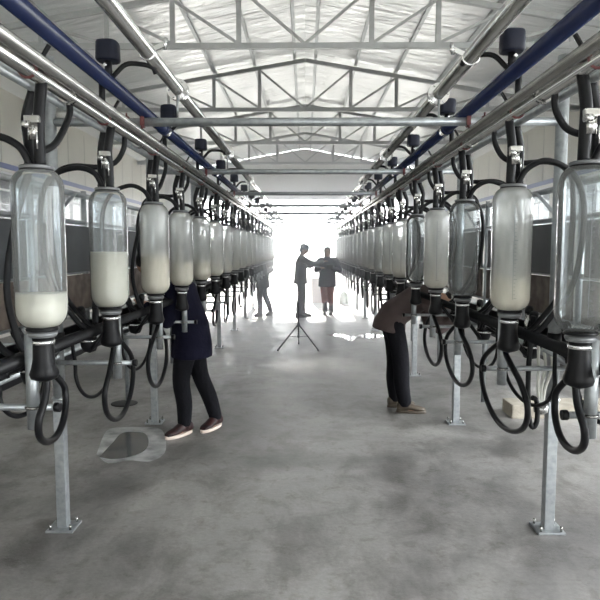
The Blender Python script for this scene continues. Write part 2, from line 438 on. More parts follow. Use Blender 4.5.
# ------------------------------------------------------------------ receiver jars
JR, JT, JB = .0905, .285, -.290    # radius, top and bottom about the eye level
EYE = 1.55
CACHE = {}
def cached(key, fn):
    if key not in CACHE: CACHE[key] = fn()
    return CACHE[key]
def jar_profile(r):
    p = []
    for i in range(9):
        a = PI/2*i/8; p.append((r-.062+.062*math.sin(a), JB+.068-.068*math.cos(a)))
    for i in range(9):
        a = PI/2*i/8; p.append((r-.055+.055*math.cos(a), JT-.068+.068*math.sin(a)))
    return [(.02,JB)] + p + [(.02,JT)]
def glass_mesh(): return MB().lathe(jar_profile(JR), n=36).mesh('glass')
def milk_mesh(level):
    zt = JB + (JT-JB)*level
    p = [(max(r-.004,0), z+(.004 if z < JB+.01 else 0)) for r, z in jar_profile(JR) if z < zt]
    return MB().lathe([(.002,JB+.004)]+p+[(JR-.004,zt),(.002,zt)], n=36).mesh('milk')
def lid_mesh():
    return MB().lathe([(.0,JT-.004),(.052,JT-.004),(.059,JT-.001),(.060,JT+.007),(.055,JT+.011),(.02,JT+.014)], n=30).mesh('lid')
def gasket_mesh(): return MB().lathe([(.048,JT-.006),(.058,JT-.006),(.058,JT-.001),(.048,JT-.001)], n=30).mesh('gasket')
def ring_mesh(): return MB().lathe([(.0,JB-.006),(.055,JB-.006),(.058,JB-.001),(.052,JB+.008),(.02,JB+.008)], n=28).mesh('bottom_ring')
def flange_mesh(): return MB().lathe([(.0,JB-.030),(.046,JB-.030),(.052,JB-.022),(.052,JB-.012),(.03,JB-.007)], n=28).mesh('flange')
def boot_mesh():
    return MB().lathe([(.0,JB-.20),(.030,JB-.19),(.048,JB-.182),(.053,JB-.165),(.046,JB-.14),(.040,JB-.11),(.038,JB-.05),(.040,JB-.03),(.0,JB-.028)], n=22).mesh('rubber_boot')
def band_mesh(): return MB().lathe([(.037,JB-.056),(.0425,JB-.055),(.0425,JB-.043),(.037,JB-.042)], n=22).mesh('hose_band')
def scale_mesh(sx):
    b = MB()
    # graduation marks wrapped on the walkway side of the glass
    ang0 = math.radians(-90+12*(-sx))
    def patch(a0, a1, z0, z1):
        r = JR+.0006; n = 3; lo = []; 
        A = [ang0+a0+(a1-a0)*i/n for i in range(n+1)]
        rr = [[(r*math.cos(a),r*math.sin(a),z0), ((r+.0008)*math.cos(a),(r+.0008)*math.sin(a),z0), ((r+.0008)*math.cos(a),(r+.0008)*math.sin(a),z1), (r*math.cos(a),r*math.sin(a),z1)] for a in A]
        b.rings(rr, smooth=False)
    patch(-.012,.012,JB+.06,JT-.09)
    for i in range(22):
        z = JB+.065+i*.0175; w = .16 if i%5==0 else .08
        patch(.03,.03+w,z,z+.0022)
    return b.mesh('scale')
lev = {'left':[.225,.48,.43,.33,.30,.26,.22,.2,.18,.3,.25,.2,.2,.2,.2,.2,.2,.2,.2],
       'right':[0,.27,0,.22,0,.24,.2,0,.2,.22,.2,.2,.2,.2,.2,.2,.2,.2,.2,.2]}
kindg = {'left':['half','half','fog','fog','fog','white'], 'right':['clear','fog','clear','white','clear','white']}
jl = {'left':['nearest glass milk jar of the left row, about a quarter full','glass milk jar second in the left row, half full of milk',
              'glass milk jar third in the left row, nearly half full of milk','glass milk jar fourth in the left row, in front of the navy coat',
              'glass milk jar fifth in the left row, white with milk film'],
      'right':['nearest empty glass jar of the right row, cut by the picture edge','milk-filmed glass jar with a printed scale, second in the right row',
               'empty clear glass jar, third in the right row','milk-filmed glass jar, fourth in the right row','empty clear glass jar, fifth in the right row']}
for side, sx, YS in (('left',-1,LY),('right',1,RY)):
    for k, y in enumerate(YS):
        lab = jl[side][k] if k < 5 else '%s glass milk jar from the camera in the %s row, milk film whitened for backlight' % (ORD[k], side)
        t = empty('milk_jar', (sx*JX,y,EYE), lab, 'jar', 'glass milk jars %s row' % side, rz=0)
        gk = kindg[side][k] if k < 6 else 'white'
        g = link('glass_body', cached('glass_'+gk, glass_mesh), 'glass_'+gk, t)
        l = lev[side][k]
        if l: link('milk', cached('milk%.3f' % l, lambda: milk_mesh(l)), 'milk', t)
        link('lid', cached('lid', lid_mesh), 'cap', t); link('gasket', cached('gasket', gasket_mesh), 'rubber', t)
        link('bottom_ring', cached('ring', ring_mesh), 'rubber', t); link('flange', cached('flange', flange_mesh), 'cap', t)
        link('rubber_boot', cached('boot', boot_mesh), 'rubber', t); link('hose_band', cached('band', band_mesh), 'chrome', t)
        if k < 9 and sx > 0: link('scale', cached('scale'+side, lambda: scale_mesh(sx)), 'scale', t)

# ------------------------------------------------------------------ hoses, valves, clusters, hanging tubes at each jar
random.seed(11)
for side, sx, YS in (('left',-1,LY),('right',1,RY)):
    for k, y in enumerate(YS):
        n = ORD[k]; rnd = random.uniform
        zt = EYE+JT+.012
        nt_, nn = (18, 12) if k < 6 else (7, 8)
        # drop hose from milk pipe to lid with a steel valve
        hose = MB().tube(curve([(sx*.935,y+.01,CZ-.07),(sx*(.945+rnd(-.006,.006)),y+rnd(-.01,.01),2.03),(sx*(JX-.012),y,1.95),(sx*(JX-.014),y,zt)], nt_//3+2), .0205, nn)
        t = hose.build('drop_hose','rubber'); tag(t, 'black hose dropping from the milk pipe to the lid of the %s jar, %s row' % (n, side), 'hose', 'drop hoses %s row' % side)
        f = MB(); f.cyl((sx*JX,y-.004,1.935),(sx*JX,y-.004,1.995),.023,14); f.box((sx*JX,y-.012,2.005),(.055,.04,.026),.004)
        f.cyl((sx*JX-.03,y-.03,1.985),(sx*JX-.005,y-.03,1.985),.014,12)
        v = f.build('valve','stainless',t)
        MB().cyl((sx*JX+.02,y-.034,1.96),(sx*JX+.02,y-.034,1.90),.003,6).build('valve_lever','chrome',v)
        # second hose beside it
        p = [(sx*.985,y+.05,CZ-.095),(sx*(1.0+rnd(0,.02)),y+.06,2.02),(sx*(1.0),y+.04,1.90),(sx*(JX+.036),y+.02,zt-.004)]
        t = MB().tube(curve(p, nt_//3+2), .0185, nn).build('vacuum_hose','rubber'); tag(t, 'thinner black hose beside the drop hose over the %s jar, %s row' % (n, side), 'hose', 'vacuum hoses %s row' % side)
        # arching hose from the lid outward
        p = [(sx*(JX+.02),y,zt),(sx*(JX+.06),y-.01,zt+.07),(sx*(JX+.15),y-.02,zt+.10+rnd(-.01,.01)),(sx*(JX+.28),y,zt+.04),(sx*(PX-.045),y+.02,1.72),(sx*1.27,y+.03,1.40),(sx*1.15,y+.04,1.20),(sx*1.09,y+.04,1.145)]
        t = MB().tube(curve(p, nt_//3+1), .0135, nn).build('arch_hose','rubber'); tag(t, 'black hose arching outward from the lid of the %s jar, %s row' % (n, side), 'hose', 'arching hoses %s row' % side)
        # slack hose hanging from milk pipe towards the next jar
        yn = YS[k+1] if k+1 < len(YS) else y+.85
        if side == 'right' or k % 2 == 1:
            s_ = .55
            p = [(sx*.945,y+.26,CZ-.07),(sx*.955,y+.26,2.07),(sx*1.0,y+.25,2.0),(sx*1.08,y+.22,1.975),(sx*1.19,y+.18,1.975),(sx*1.26,y+.15,1.94),(sx*1.29,y+.13,1.86),(sx*1.29,y+.12,1.60),(sx*1.25,y+.12,1.35),(sx*1.14,y+.12,1.19),(sx*1.09,y+.12,1.145)]
        else:
            p = [(sx*.95,y+.30,CZ-.07),(sx*.95,y+.29,2.08),(sx*.97,y+.2,1.96),(sx*1.0,y+.10,1.90),(sx*1.03,y+.08,1.82),(sx*1.10,y+.1,1.62),(sx*1.14,y+.11,1.40),(sx*1.11,y+.11,1.22),(sx*1.08,y+.11,1.15)]
        t = MB().tube(curve(p, nt_//4+1), .0135, nn).build('slack_hose','rubber'); tag(t, 'slack black hose curving between the pipes and the %s jar, %s row' % (n, side), 'hose', 'slack hoses %s row' % side)
        # hanging steel tube with cross arm
        tx, ty = sx*(JX+(.04 if k==0 else .0)), y+(-.01 if k==0 else .085)
        t = empty('hanging_tube', (tx,ty,1.0), 'short steel tube hanging under the %s jar with a cross arm, %s row' % (n, side), 'tube', 'hanging tubes %s row' % side)
        MB().cyl((0,0,-.11),(0,0,.24),.0225,14).build('tube','galv',t)
        MB().cyl((-sx*.09,0,-.03),(sx*(PX-JX),0,-.03),.0125,10).build('cross_arm','galv',t)
        MB().cyl((-sx*.10,0,-.03),(-sx*.08,0,-.03),.018,10).build('end_cap','rubber',t)
        MB().torus((0,0,-.03),(0,0,1),.025,.006,16,6).build('collar','dull_steel',t)
        # loop hose
        yn2 = y + (yn-y)*rnd(.72,.86)
        low = .62 + rnd(0,.12) + (.12 if k==0 else 0)
        if side=='left' and k==1: low = .66
        bx = sx*(JX-.01)
        skip = (side=='left' and k in (3,4,12,13)) or (side=='right' and k in (4,5))
        if not skip:
            hi = EYE+JB-.18; ry = rnd(.30,.42) if k else .18; cc = y + ry*rnd(.35,.65); zc = (1.06+low)/2; rz_ = (1.06-low)/2
            if k == 0: cc = y+.12
            p = [(bx,y,hi+.02),(bx,y-.005,hi-.03)]
            for q in range(9):
                an = math.radians(150+q*30); p.append((bx+sx*(q*.008),cc+ry*math.cos(an)*(1+.06*math.sin(2*an+k)),zc+rz_*math.sin(an)))
            p.append((sx*1.06,cc+.25*ry,1.12))
            t = MB().tube(curve(p, nt_//2+1), .0135, nn).build('loop_hose','rubber'); tag(t, 'long black hose hanging in a loop below the %s jar, %s row' % (n, side), 'hose', 'loop hoses %s row' % side)
        if k < 3 and not skip:
            p = [(sx*1.06,cc+.6*ry,1.12)]
            for q in range(9):
                an = math.radians(30-q*30); p.append((sx*(1.10+.012*q),cc+.10+ry*.62*math.cos(an),zc+.03+rz_*.72*math.sin(an)))
            p.append((sx*1.2,cc-.1,1.11))
            t = MB().tube(curve(p, 8), .010, 10).build('twin_hose','rubber'); tag(t, 'thin black hose looped behind the long loop of the %s jar, %s row' % (n, side), 'hose', 'thin looped hoses %s row' % side)
        # milking cluster parked under the rail
        cy = y+(.33 if k else .40); cx = sx*1.19; cz = 1.03+rnd(-.03,.02)
        if (side=='left' and k in (3,12,13)) or (side=='right' and k in (4,)): continue
        t = empty('milking_cluster', (cx,cy,cz), 'black and steel milking cluster hanging beside the %s jar, %s row' % (n, side), 'milking cluster', 'milking clusters %s row' % side, rz=rnd(-.3,.3))
        def bowl(): return MB().lathe([(.012,-.065),(.034,-.058),(.046,-.03),(.048,0),(.038,.02),(.014,.028)], n=16).mesh('claw_bowl')
        link('claw_bowl', cached('bowl', bowl), 'blackpl', t)
        link('claw_rim', cached('rim', lambda: MB().torus((0,0,0),(0,0,1),.049,.006,16,6).mesh('rim')), 'chrome', t)
        for q, (dx, dy) in enumerate(((1,1),(1,-1),(-1,1),(-1,-1))):
            def cup(dx=dx, dy=dy, q=q):
                d = V((.35*dx+ sx*.45, .55*dy, -.35 if dx*sx>0 else .7)).normalized(); a = V((dx*.025,dy*.025,.02)) + d*.07
                return MB().cyl(a, a+d*.115, .0185, 12).mesh('shell')
            def lin(dx=dx, dy=dy, q=q):
                d = V((.35*dx+ sx*.45, .55*dy, -.35 if dx*sx>0 else .7)).normalized(); a = V((dx*.025,dy*.025,.02))
                return MB().lathe([(.010,0),(.010,.066),(.0205,.068),(.0205,.08),(.012,.084),(.012,.178),(.021,.18),(.023,.20),(.021,.22),(.006,.222)], c=a, axis=d, n=12).mesh('liner')
            c = link('teat_cup', cached('cup%s%d'%(side,q), cup), 'stainless' if q == 2 else 'blackpl', t)
            link('rubber_liner', cached('lin%s%d'%(side,q), lin), 'rubber', c)
        link('hanging_cord', cached('cord'+side, lambda: MB().tube(curve([(0,0,.02),(sx*.02,0,.05),(sx*(PX-1.19),0,-.045)],4),.008,6).mesh('cord')), 'rubber', t)
        link('milk_tube', cached('mt'+side, lambda: MB().tube(curve([(0,0,-.06),(-sx*.04,-.04,-.02),(-sx*.12,-.02,.09)],5),.012,8).mesh('mt')), 'rubber', t)

# pale tubing hanging on the nearest right post
t = empty('tube_bundle', (1.19,2.98,.97), 'bundle of pale milky tubes and a black hook beside the nearest right post', 'tubing')
for q in range(3):
    dx = (q-1)*.022
    MB().tube(curve([(dx,0,.10),(dx*1.6+.02,.01,.0),(dx*.8,.0,-.12),(.0+dx*.4,0,-.20)],5),.008,8).build('pale_tube','tubeclear',t)
MB().lathe([(.015,-.25),(.034,-.24),(.036,-.21),(.02,-.195)], n=14).build('claw_cup','dull_steel',t)
MB().tube(curve([(-.06,-.02,.25),(-.075,-.02,0),(-.07,-.02,-.22),(-.05,-.02,-.31),(-.025,-.02,-.28),(-.03,-.02,-.18),(-.055,-.02,-.16)],6),.013,10).build('black_hook','rubber',t)
MB().cyl((0,0,.08),(PX-1.19,.0,.0),.012,8).build('holder_arm','galv',t)

# pulsators on the blue pipe
for side, sx in (('left',-1),('right',1)):
    ys = [2.66+1.16*i for i in range(13)] if sx<0 else [2.55+1.13*i for i in range(13)]
    for k, y in enumerate(ys):
        t = empty('pulsator', (sx*.85,y,CZ+.084), '%s dark pulsator from the camera standing on the %s blue pipe' % (ORD[k], side), 'pulsator', 'pulsators on the %s blue pipe' % side)
        def body():
            b = MB(); n = 18; rr = []
            for z, s_ in ((.055,.040),(.058,.046),(.065,.049),(.13,.047),(.138,.044),(.142,.036)):
                rr.append([V((s_*math.copysign(abs(math.cos(2*PI*i/n))**.6, math.cos(2*PI*i/n)), s_*math.copysign(abs(math.sin(2*PI*i/n))**.6, math.sin(2*PI*i/n)), z)) for i in range(n)])
            b.rings(rr); return b.mesh('housing')
        link('housing', cached('pb', body), 'bluehw', t)
        link('stem', cached('ps', lambda: MB().cyl((0,0,-.012),(0,0,.06),.016,12).mesh('stem')), 'blackpl', t)
        link('nipple', cached('pn', lambda: MB().cyl((0,-.02,.035),(0,-.05,.03),.006,8).cyl((.0,.02,.03),(0,.05,.03),.006,8).mesh('nip')), 'chrome', t)
        link('lower_spout', cached('pl'+side, lambda: MB().cyl((sx*.03,0,-.03),(sx*.03,-.0,-.13),.014,10).mesh('spout')), 'blackpl', t)
        link('arch_hose', cached('ph'+side, lambda: MB().tube(curve([(-sx*.02,.0,-.005),(-sx*.07,.02,.05),(-sx*.13,.05,.06),(-sx*.17,.08,.055),(-sx*.18,.10,.035)],5),.0105,10).mesh('ah')), 'rubber', t)

# ------------------------------------------------------------------ stall fronts behind the jars
SX = 1.78
for side, sx in (('left',-1),('right',1)):
    for i in range(9):
        ya = 1.9+2.04*i; yb = ya+2.0
        t = empty('stall_barrier', (sx*SX,ya,0), '%s stall front from the camera behind the %s jars, dark plate over a stained one' % (ORD[i], side), 'stall panel', 'stall fronts %s side' % side)
        MB().box((0,1.0,1.55),(.012,1.86,.36),.003).build('dark_plate','darkpanel',t)
        MB().box((0,1.0,1.21),(.012,1.90,.28),.003).build('stained_plate','brown',t)
        for q, yy in enumerate((.03,1.0)):
            MB().cyl((sx*.03,yy,0 if (q==0 and i>1) else .98),(sx*.03,yy,2.02),.022,12).build('upright','galv',t)
        for z in (1.06,1.37,1.76,1.98):
            MB().cyl((sx*.03,.0,z),(sx*.03,2.03,z),.018 if z<1.9 else .022,10).build('rail','galv',t)
        MB().bar((0,.35,1.78),(0,.75,1.98),.03,.006).build('brace','galv',t)

# far stall divider hoops between wall and row
for side, sx in (('left',-1),('right',1)):
    for i in range(7):
        y = 3.6+2.3*i
        m = MB(); m.tube(curve([(sx*3.9,y,0.0),(sx*3.9,y,.9),(sx*3.85,y,1.15),(sx*3.6,y,1.25),(sx*2.4,y,1.25)],6),.024,8)
        m.cyl((sx*3.9,y,.6),(sx*2.5,y,.6),.02,8); m.cyl((sx*2.5,y,0),(sx*2.5,y,1.25),.022,8)
        tag(m.build('stall_divider','galv'), '%s galvanised hoop stall divider from the camera, far behind the %s row' % (ORD[i], side), 'stall divider', 'stall dividers %s side' % side)

# kerbs, drain, puddles
struct(MB().box((3.55,5.55,.06),(3.3,.28,.13),.01).build('trim_3','concrete_kerb'))
for side, sx in (('left',-1),('right',1)):
    t = empty('dark_trough', (sx*1.52,0,.95), 'long black trough under the stall fronts behind the %s jars' % side, 'trough')
    MB().rings([[(x,yy,z) for x,z in ((-.08,.08),(-.08,-.04),(-.03,-.09),(.05,-.09),(.09,-.02),(.09,.08),(.07,.08),(.07,-.01),(.04,-.07),(-.02,-.07),(-.06,-.03),(-.06,.08))] for yy in (1.8,18.4)], smooth=False).build('channel','blackpl',t)
    for i, yy in enumerate(POSTY): MB().bar((-sx*.175,yy+.05,0),(-sx*.07,yy+.05,0),.03,.03).build('bracket','galv',t)
def blob(cx, cy, rx, ry, seed, rough=.25, n=48, pts=None):
    out = []
    for i in range(n):
        a = 2*PI*i/n; w = 1 + rough*noise.noise(V((math.cos(a)*1.4+seed, math.sin(a)*1.4, seed))) + rough*.5*noise.noise(V((math.cos(a)*4+seed, math.sin(a)*4, seed)))
        out.append((cx+rx*w*math.cos(a), cy+ry*w*math.sin(a)))
    return out
def px2floor(u, v):
    a, b = (u-300)/600, (300-v)/600; th = math.atan(51/600); c, s = math.cos(th), math.sin(th)
    dy, dz = c+b*s, b*c-s; t = EYE/-dz
    return (a-.0083)*t, dy*t
out = [px2floor(*p) for p in ((96,455),(106,432),(122,428),(150,428),(162,431),(166,445),(163,455),(150,462),(128,461),(108,464))]
inn = [px2floor(*p) for p in ((99,458),(112,444),(122,434),(140,433),(147,437),(148,446),(142,453),(128,458),(112,460))]
def sm(pts): 
    c = curve([(x,y,0) for x,y in pts+[pts[0]]], 5)[:-1]; return [(p.x,p.y) for p in c]
tag(MB().poly_slab(sm(out), .0005, .003).build('wet_stain','wetedge'), 'pale and dark mottled edge of the puddle on the floor by the second left post', 'stain')
tag(MB().poly_slab(sm(inn), .003, .0045).build('puddle','puddle'), 'dark puddle on the floor near the second left post', 'puddle')
far = [px2floor(*p) for p in ((326,335),(340,334),(352,336),(368,334),(384,336),(372,338),(358,338),(350,341),(340,337))]
tag(MB().poly_slab(sm(far), .0005, .003).build('puddle','puddle'), 'bright shining puddle on the walkway right of the tripod', 'puddle')
dp = px2floor(124,404)
t = MB().lathe([(.0,.0005),(.13,.0005),(.13,.006),(.115,.008),(.0,.005)], c=(dp[0],dp[1],0), n=28).build('floor_drain','drain'); tag(t, 'round black floor drain left of the second left post', 'drain')

# ------------------------------------------------------------------ tripod light stand
apx = px2floor(299,350); tx, ty = -.10, 9.3
t = empty('tripod_stand', (tx,ty,0), 'small black tripod stand in the middle of the walkway', 'tripod')
MB().cyl((0,0,.20),(0,0,.72),.011,10).build('pole','blackpl',t)
MB().cyl((0,0,.34),(0,0,.40),.022,10).build('collar','blackpl',t)
MB().cyl((0,0,.17),(0,0,.21),.018,10).build('lower_collar','blackpl',t)
for a, R_ in ((220,.42),(-42,.42),(90,.40)):
    ca, sa = math.cos(math.radians(a)), math.sin(math.radians(a))
    l = MB().bar((ca*.015,sa*.015,.37),(ca*R_*.97,sa*R_*.97,.02),.014,.018).build('leg','blackpl',t)
    MB().cyl((ca*R_*.93,sa*R_*.93,.035),(ca*R_*.985,sa*R_*.985,.006),.013,8).build('rubber_foot','rubber',l)
    MB().bar((ca*.015,sa*.015,.19),(ca*.20,sa*.20,.205),.01,.006).build('strut','blackpl',l)

# ------------------------------------------------------------------ people
def remesh(name, mb, m, parent, vox=.012, it=4):
    me = mb.mesh(name); o = bpy.data.objects.new(name, me); C.objects.link(o)
    r = o.modifiers.new('r','REMESH'); r.mode = 'VOXEL'; r.voxel_size = vox; r.use_smooth_shade = True
    s_ = o.modifiers.new('s','SMOOTH'); s_.iterations = it; s_.factor = .5
    dg = bpy.context.evaluated_depsgraph_get(); me2 = bpy.data.meshes.new_from_object(o.evaluated_get(dg))
    bpy.data.objects.remove(o); me2.name = name
    me2.materials.clear()
    for p in me2.polygons: p.use_smooth = True; p.material_index = 0
    return link(name, me2, m, parent)
def loft(mb, secs, side=V((0,1,0)), n=20):
    """secs: (centre, half width along side, half depth)"""
    P = [V(s[0]) for s in secs]; rr = []
    for i, s in enumerate(secs):
        t = (P[min(i+1,len(P)-1)]-P[max(i-1,0)]).normalized()
        u = (side - t*side.dot(t)).normalized(); v = t.cross(u)
        rr.append([P[i] + u*(s[1]*math.cos(2*PI*k/n)) + v*(s[2]*math.sin(2*PI*k/n)) for k in range(n)])
    mb.rings(rr)
def limb(mb, pts, rs, n=14, sub=4):
    pc = curve(pts, sub); m_ = len(rs)-1; R_ = []
    for i in range(len(pc)):
        f = i/sub; a = min(int(f), m_-1); R_.append(rs[a]+(rs[a+1]-rs[a])*(f-a))
    mb.tube(pc, R_, n); mb.ball(pc[0], R_[0]*.99, seg=12); mb.ball(pc[-1], R_[-1]*.99, seg=12)

def person(loc, heading, J, label, cloth, opts):
    """local frame: +x = the way the person faces, +y = the person's left, z up. J: joint dictionary."""
    t = empty('person', (loc[0],loc[1],0), label, 'person', rz=heading)
    g = lambda k: V(J[k])
    pel, chest, neck, head = g('pelvis'), g('chest'), g('neck'), g('head')
    b = MB()
    loft(b, [(pel-V((0,0,.05)),.14,.10),(pel,.155,.115),(pel.lerp(chest,.45),.13,.095),(chest,.165,.11),(chest.lerp(neck,.7),.12,.075),(neck,.055,.055)])
    limb(b, [neck-(head-neck)*.3, neck, head], [.06,.052,.05])
    # head
    up = (head-neck).normalized(); fw = V(J.get('look',(1,0,0))); fw = (fw-up*fw.dot(up)).normalized(); sd = up.cross(fw)
    R3 = Matrix((fw, sd, up)).transposed().to_4x4()
    hc = head + up*.075
    def hball(c, r, sc):
        gg = bmesh.ops.create_uvsphere(b.bm, u_segments=18, v_segments=12, radius=r)
        bmesh.ops.transform(b.bm, matrix=Matrix.Translation(hc) @ R3 @ Matrix.Translation(V(c)) @ Matrix.Diagonal((*sc,1)), verts=gg['verts'])
    hball((0,0,.02), .1, (.95,.78,1.0)); hball((.022,0,-.055), .07, (.9,.78,.85)); hball((.10,0,-.015), .018, (1,.8,1.5)); hball((.085,0,-.062),.02,(.6,1.3,.6))
    for s_ in (-1,1): hball((-.005,s_*.078,-.012), .026, (.7,.35,1.2))
    for s_, q in ((1,'l'),(-1,'r')):
        sh, el, wr, ha = g(q+'sh'), g(q+'el'), g(q+'wr'), g(q+'hand')
        limb(b, [chest.lerp(neck,.5), sh, el, wr], [.055,.055,.042,.027])
        d = (ha-wr).normalized(); sd2 = V((0,s_,0)); sd2 = (sd2-d*sd2.dot(d)); sd2 = sd2.normalized() if sd2.length>.1 else V((1,0,0)); nrm = d.cross(sd2)
        pal = wr+d*.085
        loft(b, [(wr,.026,.02),(wr+d*.03,.034,.018),(pal,.040,.015)], side=sd2, n=12)
        for fi, (off, ln) in enumerate(((-.030,.065),(-.010,.078),(.010,.072),(.029,.055))):
            base = pal + sd2*off - d*.01
            limb(b, [base, base+d*ln*.5+nrm*.006, base+d*ln+nrm*.024], [.0085,.008,.007], n=8, sub=2)
        tb = wr+d*.03 - sd2*.03
        limb(b, [tb, tb-sd2*.022+d*.025+nrm*.008, tb-sd2*.026+d*.055+nrm*.018], [.011,.010,.008], n=8, sub=2)
        hp, kn, an = g(q+'hip'), g(q+'knee'), g(q+'ank')
        limb(b, [pel+V((0,s_*.05,-.02)), hp, kn, an], [.08,.082,.055,.038])
        td = V((math.cos(J.get(q+'toe',0)), math.sin(J.get(q+'toe',0)), 0))
        limb(b, [an, an+td*.05-V((0,0,.045)), an+td*.14-V((0,0,.055))], [.036,.034,.025], n=10, sub=2)
    remesh('body', b, 'skin', t, .0085, 2)
    # eyes and mouth
    for s_ in (-1,1):
        MB().ball(hc + R3.to_3x3() @ V((.083,s_*.032,.008)), .012, seg=10).build('eye','eye',t)
    MB().ball(hc + R3.to_3x3() @ V((.095,0,-.062)), .012, (.5,1.6,.4), seg=10).build('mouth','lip',t)
    # hair
    b = MB()
    def hb(c, r, sc):
        gg = bmesh.ops.create_uvsphere(b.bm, u_segments=20, v_segments=14, radius=r)
        bmesh.ops.transform(b.bm, matrix=Matrix.Translation(hc) @ R3 @ Matrix.Translation(V(c)) @ Matrix.Diagonal((*sc,1)), verts=gg['verts'])
    hb((-.022,0,.045), .104, (.95,.86,.86)); hb((-.05,0,.0), .08, (.75,.98,1.2))
    if opts.get('long'): hb((-.055,0,-.08), .07, (.6,1.15,1.5))
    remesh('hair', b, 'hair', t, .012, 3)
    if opts.get('hat'):
        b = MB()
        prof = [(.0,.135),(.06,.13),(.095,.10),(.104,.06),(.106,.045),(.17,.03),(.185,.024),(.17,.022),(.10,.036),(.0,.04)]
        b.lathe(prof, n=28); o_ = b.build('hat','greycloth',t); o_.matrix_local = Matrix.Translation(hc) @ R3
    # trousers
    b = MB(); fl = cloth.get('flare',1)
    loft(b, [(pel-V((0,0,.07)),.15,.12),(pel-V((0,0,.02)),.17,.135),(pel.lerp(chest,.2),.155,.12)])
    for s_, q in ((1,'l'),(-1,'r')):
        hp, kn, an = g(q+'hip'), g(q+'knee'), g(q+'ank')
        limb(b, [pel+V((0,s_*.05,-.03)), hp, hp.lerp(kn,.5)+V((.01,0,0)), kn, kn.lerp(an,.4 if cloth.get('boots') else .5)-V((.012,0,0)), an+V((0,0,.20 if cloth.get('boots') else .015))], [.10,.102,.088,.073*fl,.068*fl,.058*fl])
    remesh('trousers', b, cloth['trousers'], t, .013, 3)
    # jacket
    b = MB(); hem = J['hem']; hl = V(hem)
    w = cloth.get('w',1)
    loft(b, [(hl,.20*w,.165*w),(hl.lerp(pel,.5),.195*w,.16*w),(pel.lerp(chest,.1),.19*w,.145*w),(pel.lerp(chest,.6),.185*w,.135*w),(chest,.20*w,.14*w),(chest.lerp(neck,.6),.16,.10),(neck+(neck-chest).normalized()*.01,.075,.07)])
    for s_, q in ((1,'l'),(-1,'r')):
        sh, el, wr = g(q+'sh'), g(q+'el'), g(q+'wr')
        limb(b, [chest.lerp(neck,.5), sh, sh.lerp(el,.5), el, wr], [.08,.08,.07,.062,.045])
    remesh('coat', b, cloth['coat'], t, .014, 3)
    if opts.get('collar'):
        MB().torus(neck+(neck-chest).normalized()*.015, (neck-chest), .068, .02, 20, 8).build('collar', cloth['coat'], t)
    # shoes
    for s_, q in ((1,'l'),(-1,'r')):
        an = g(q+'ank'); ang = J.get(q+'toe',0); td = V((math.cos(ang), math.sin(ang), 0)); sdv = V((-td.y,td.x,0)); base = V((an.x,an.y,0))
        sh_ = MB()
        secs = [(-.075,.030,.05,.07),(-.055,.040,.058,.075),(0,.042,.062,.075),(.05,.044,.048,.055),(.10,.049,.034,.045),(.155,.045,.028,.04),(.19,.028,.02,.03)]
        rr = []
        for x, wv, zc, h_ in secs:
            n = 16; c_ = base+td*x+V((0,0,.02))
            top = {-.075:.07,-.055:.09,0:.105,.05:.085,.10:.055,.155:.042,.19:.028}[x]
            rr.append([c_ + sdv*(wv*math.cos(2*PI*k/n)) + V((0,0,(top-.0)*.5 + top*.5*math.sin(2*PI*k/n))) for k in range(n)])
        sh_.rings(rr); sh_.cyl(an-V((0,0,.03)), an+V((0,0,.02 if not cloth.get('boots') else .24)), .05 if not cloth.get('boots') else .062, 14)
        so = sh_.build('shoe' if not cloth.get('boots') else 'boot', cloth['shoe'], t)
        s2 = MB(); n = 18; 
        outl = []
        for k in range(n):
            a = 2*PI*k/n; x = .06+.142*math.cos(a); wv = .048*math.sin(a)*(1+.15*math.cos(a)); outl.append(base+td*x+sdv*wv)
        s2.rings([[p+V((0,0,0)) for p in outl],[p+V((0,0,.014)) for p in outl],[p*1+V((0,0,.026)) for p in outl]])
        s2.build('sole', cloth['sole'], so)
    return t

EXEC_PEOPLE = True
# person in navy coat, bending in under the left jars (faces -X)
J1 = dict(pelvis=(0,0,.90), chest=(.10,0,1.20), neck=(.20,0,1.34), head=(.27,0,1.38), look=(.9,0,-.5),
     lsh=(.14,.17,1.24), rsh=(.14,-.17,1.24), lel=(.15,.22,.97), rel=(.16,-.20,.97), lwr=(.33,.12,1.08), rwr=(.33,-.08,1.08), lhand=(.40,.09,1.10), rhand=(.40,-.05,1.10),
     lhip=(0,.09,.84), rhip=(0,-.09,.84), lknee=(.07,.115,.46), rknee=(-.05,-.12,.46), lank=(.06,.06,.085), rank=(-.17,-.14,.085), ltoe=.9, rtoe=1.1, hem=(.0,0,.65))
# local +y (left) with heading PI points to -Y (towards the camera)
person((-.95,4.98), PI, J1, 'person in a navy coat and dark trousers bending under the left jars', dict(coat='navy', trousers='trouser', shoe='shoered', sole='sole', w=1.05), dict(collar=True))
J2 = dict(pelvis=(-.03,0,.92), chest=(.24,0,1.10), neck=(.40,0,1.10), head=(.48,0,1.07), look=(.6,0,-.8),
     lsh=(.29,.17,1.08), rsh=(.29,-.17,1.08), lel=(.40,.22,.80), rel=(.38,-.22,.82), lwr=(.55,.16,.93), rwr=(.55,-.16,.95), lhand=(.64,.14,.97), rhand=(.64,-.14,.98),
     lhip=(-.03,.09,.86), rhip=(-.03,-.09,.86), lknee=(.02,.09,.47), rknee=(.05,-.10,.47), lank=(.03,.09,.085), rank=(.09,-.11,.085), ltoe=.1, rtoe=-.1, hem=(-.06,0,.77))
person((.86,5.72), 0, J2, 'person in a brown-grey jacket and black trousers bending under the right jars', dict(coat='mauve', trousers='trouser', shoe='shoebrown', sole='shoebrown', w=.98, flare=1.12), dict())
J3 = dict(J1)
person((-.98,13.88), PI, J3, 'person in dark clothes bending behind the far end of the left jars', dict(coat='greycloth', trousers='greycloth', shoe='boot', sole='boot'), dict())
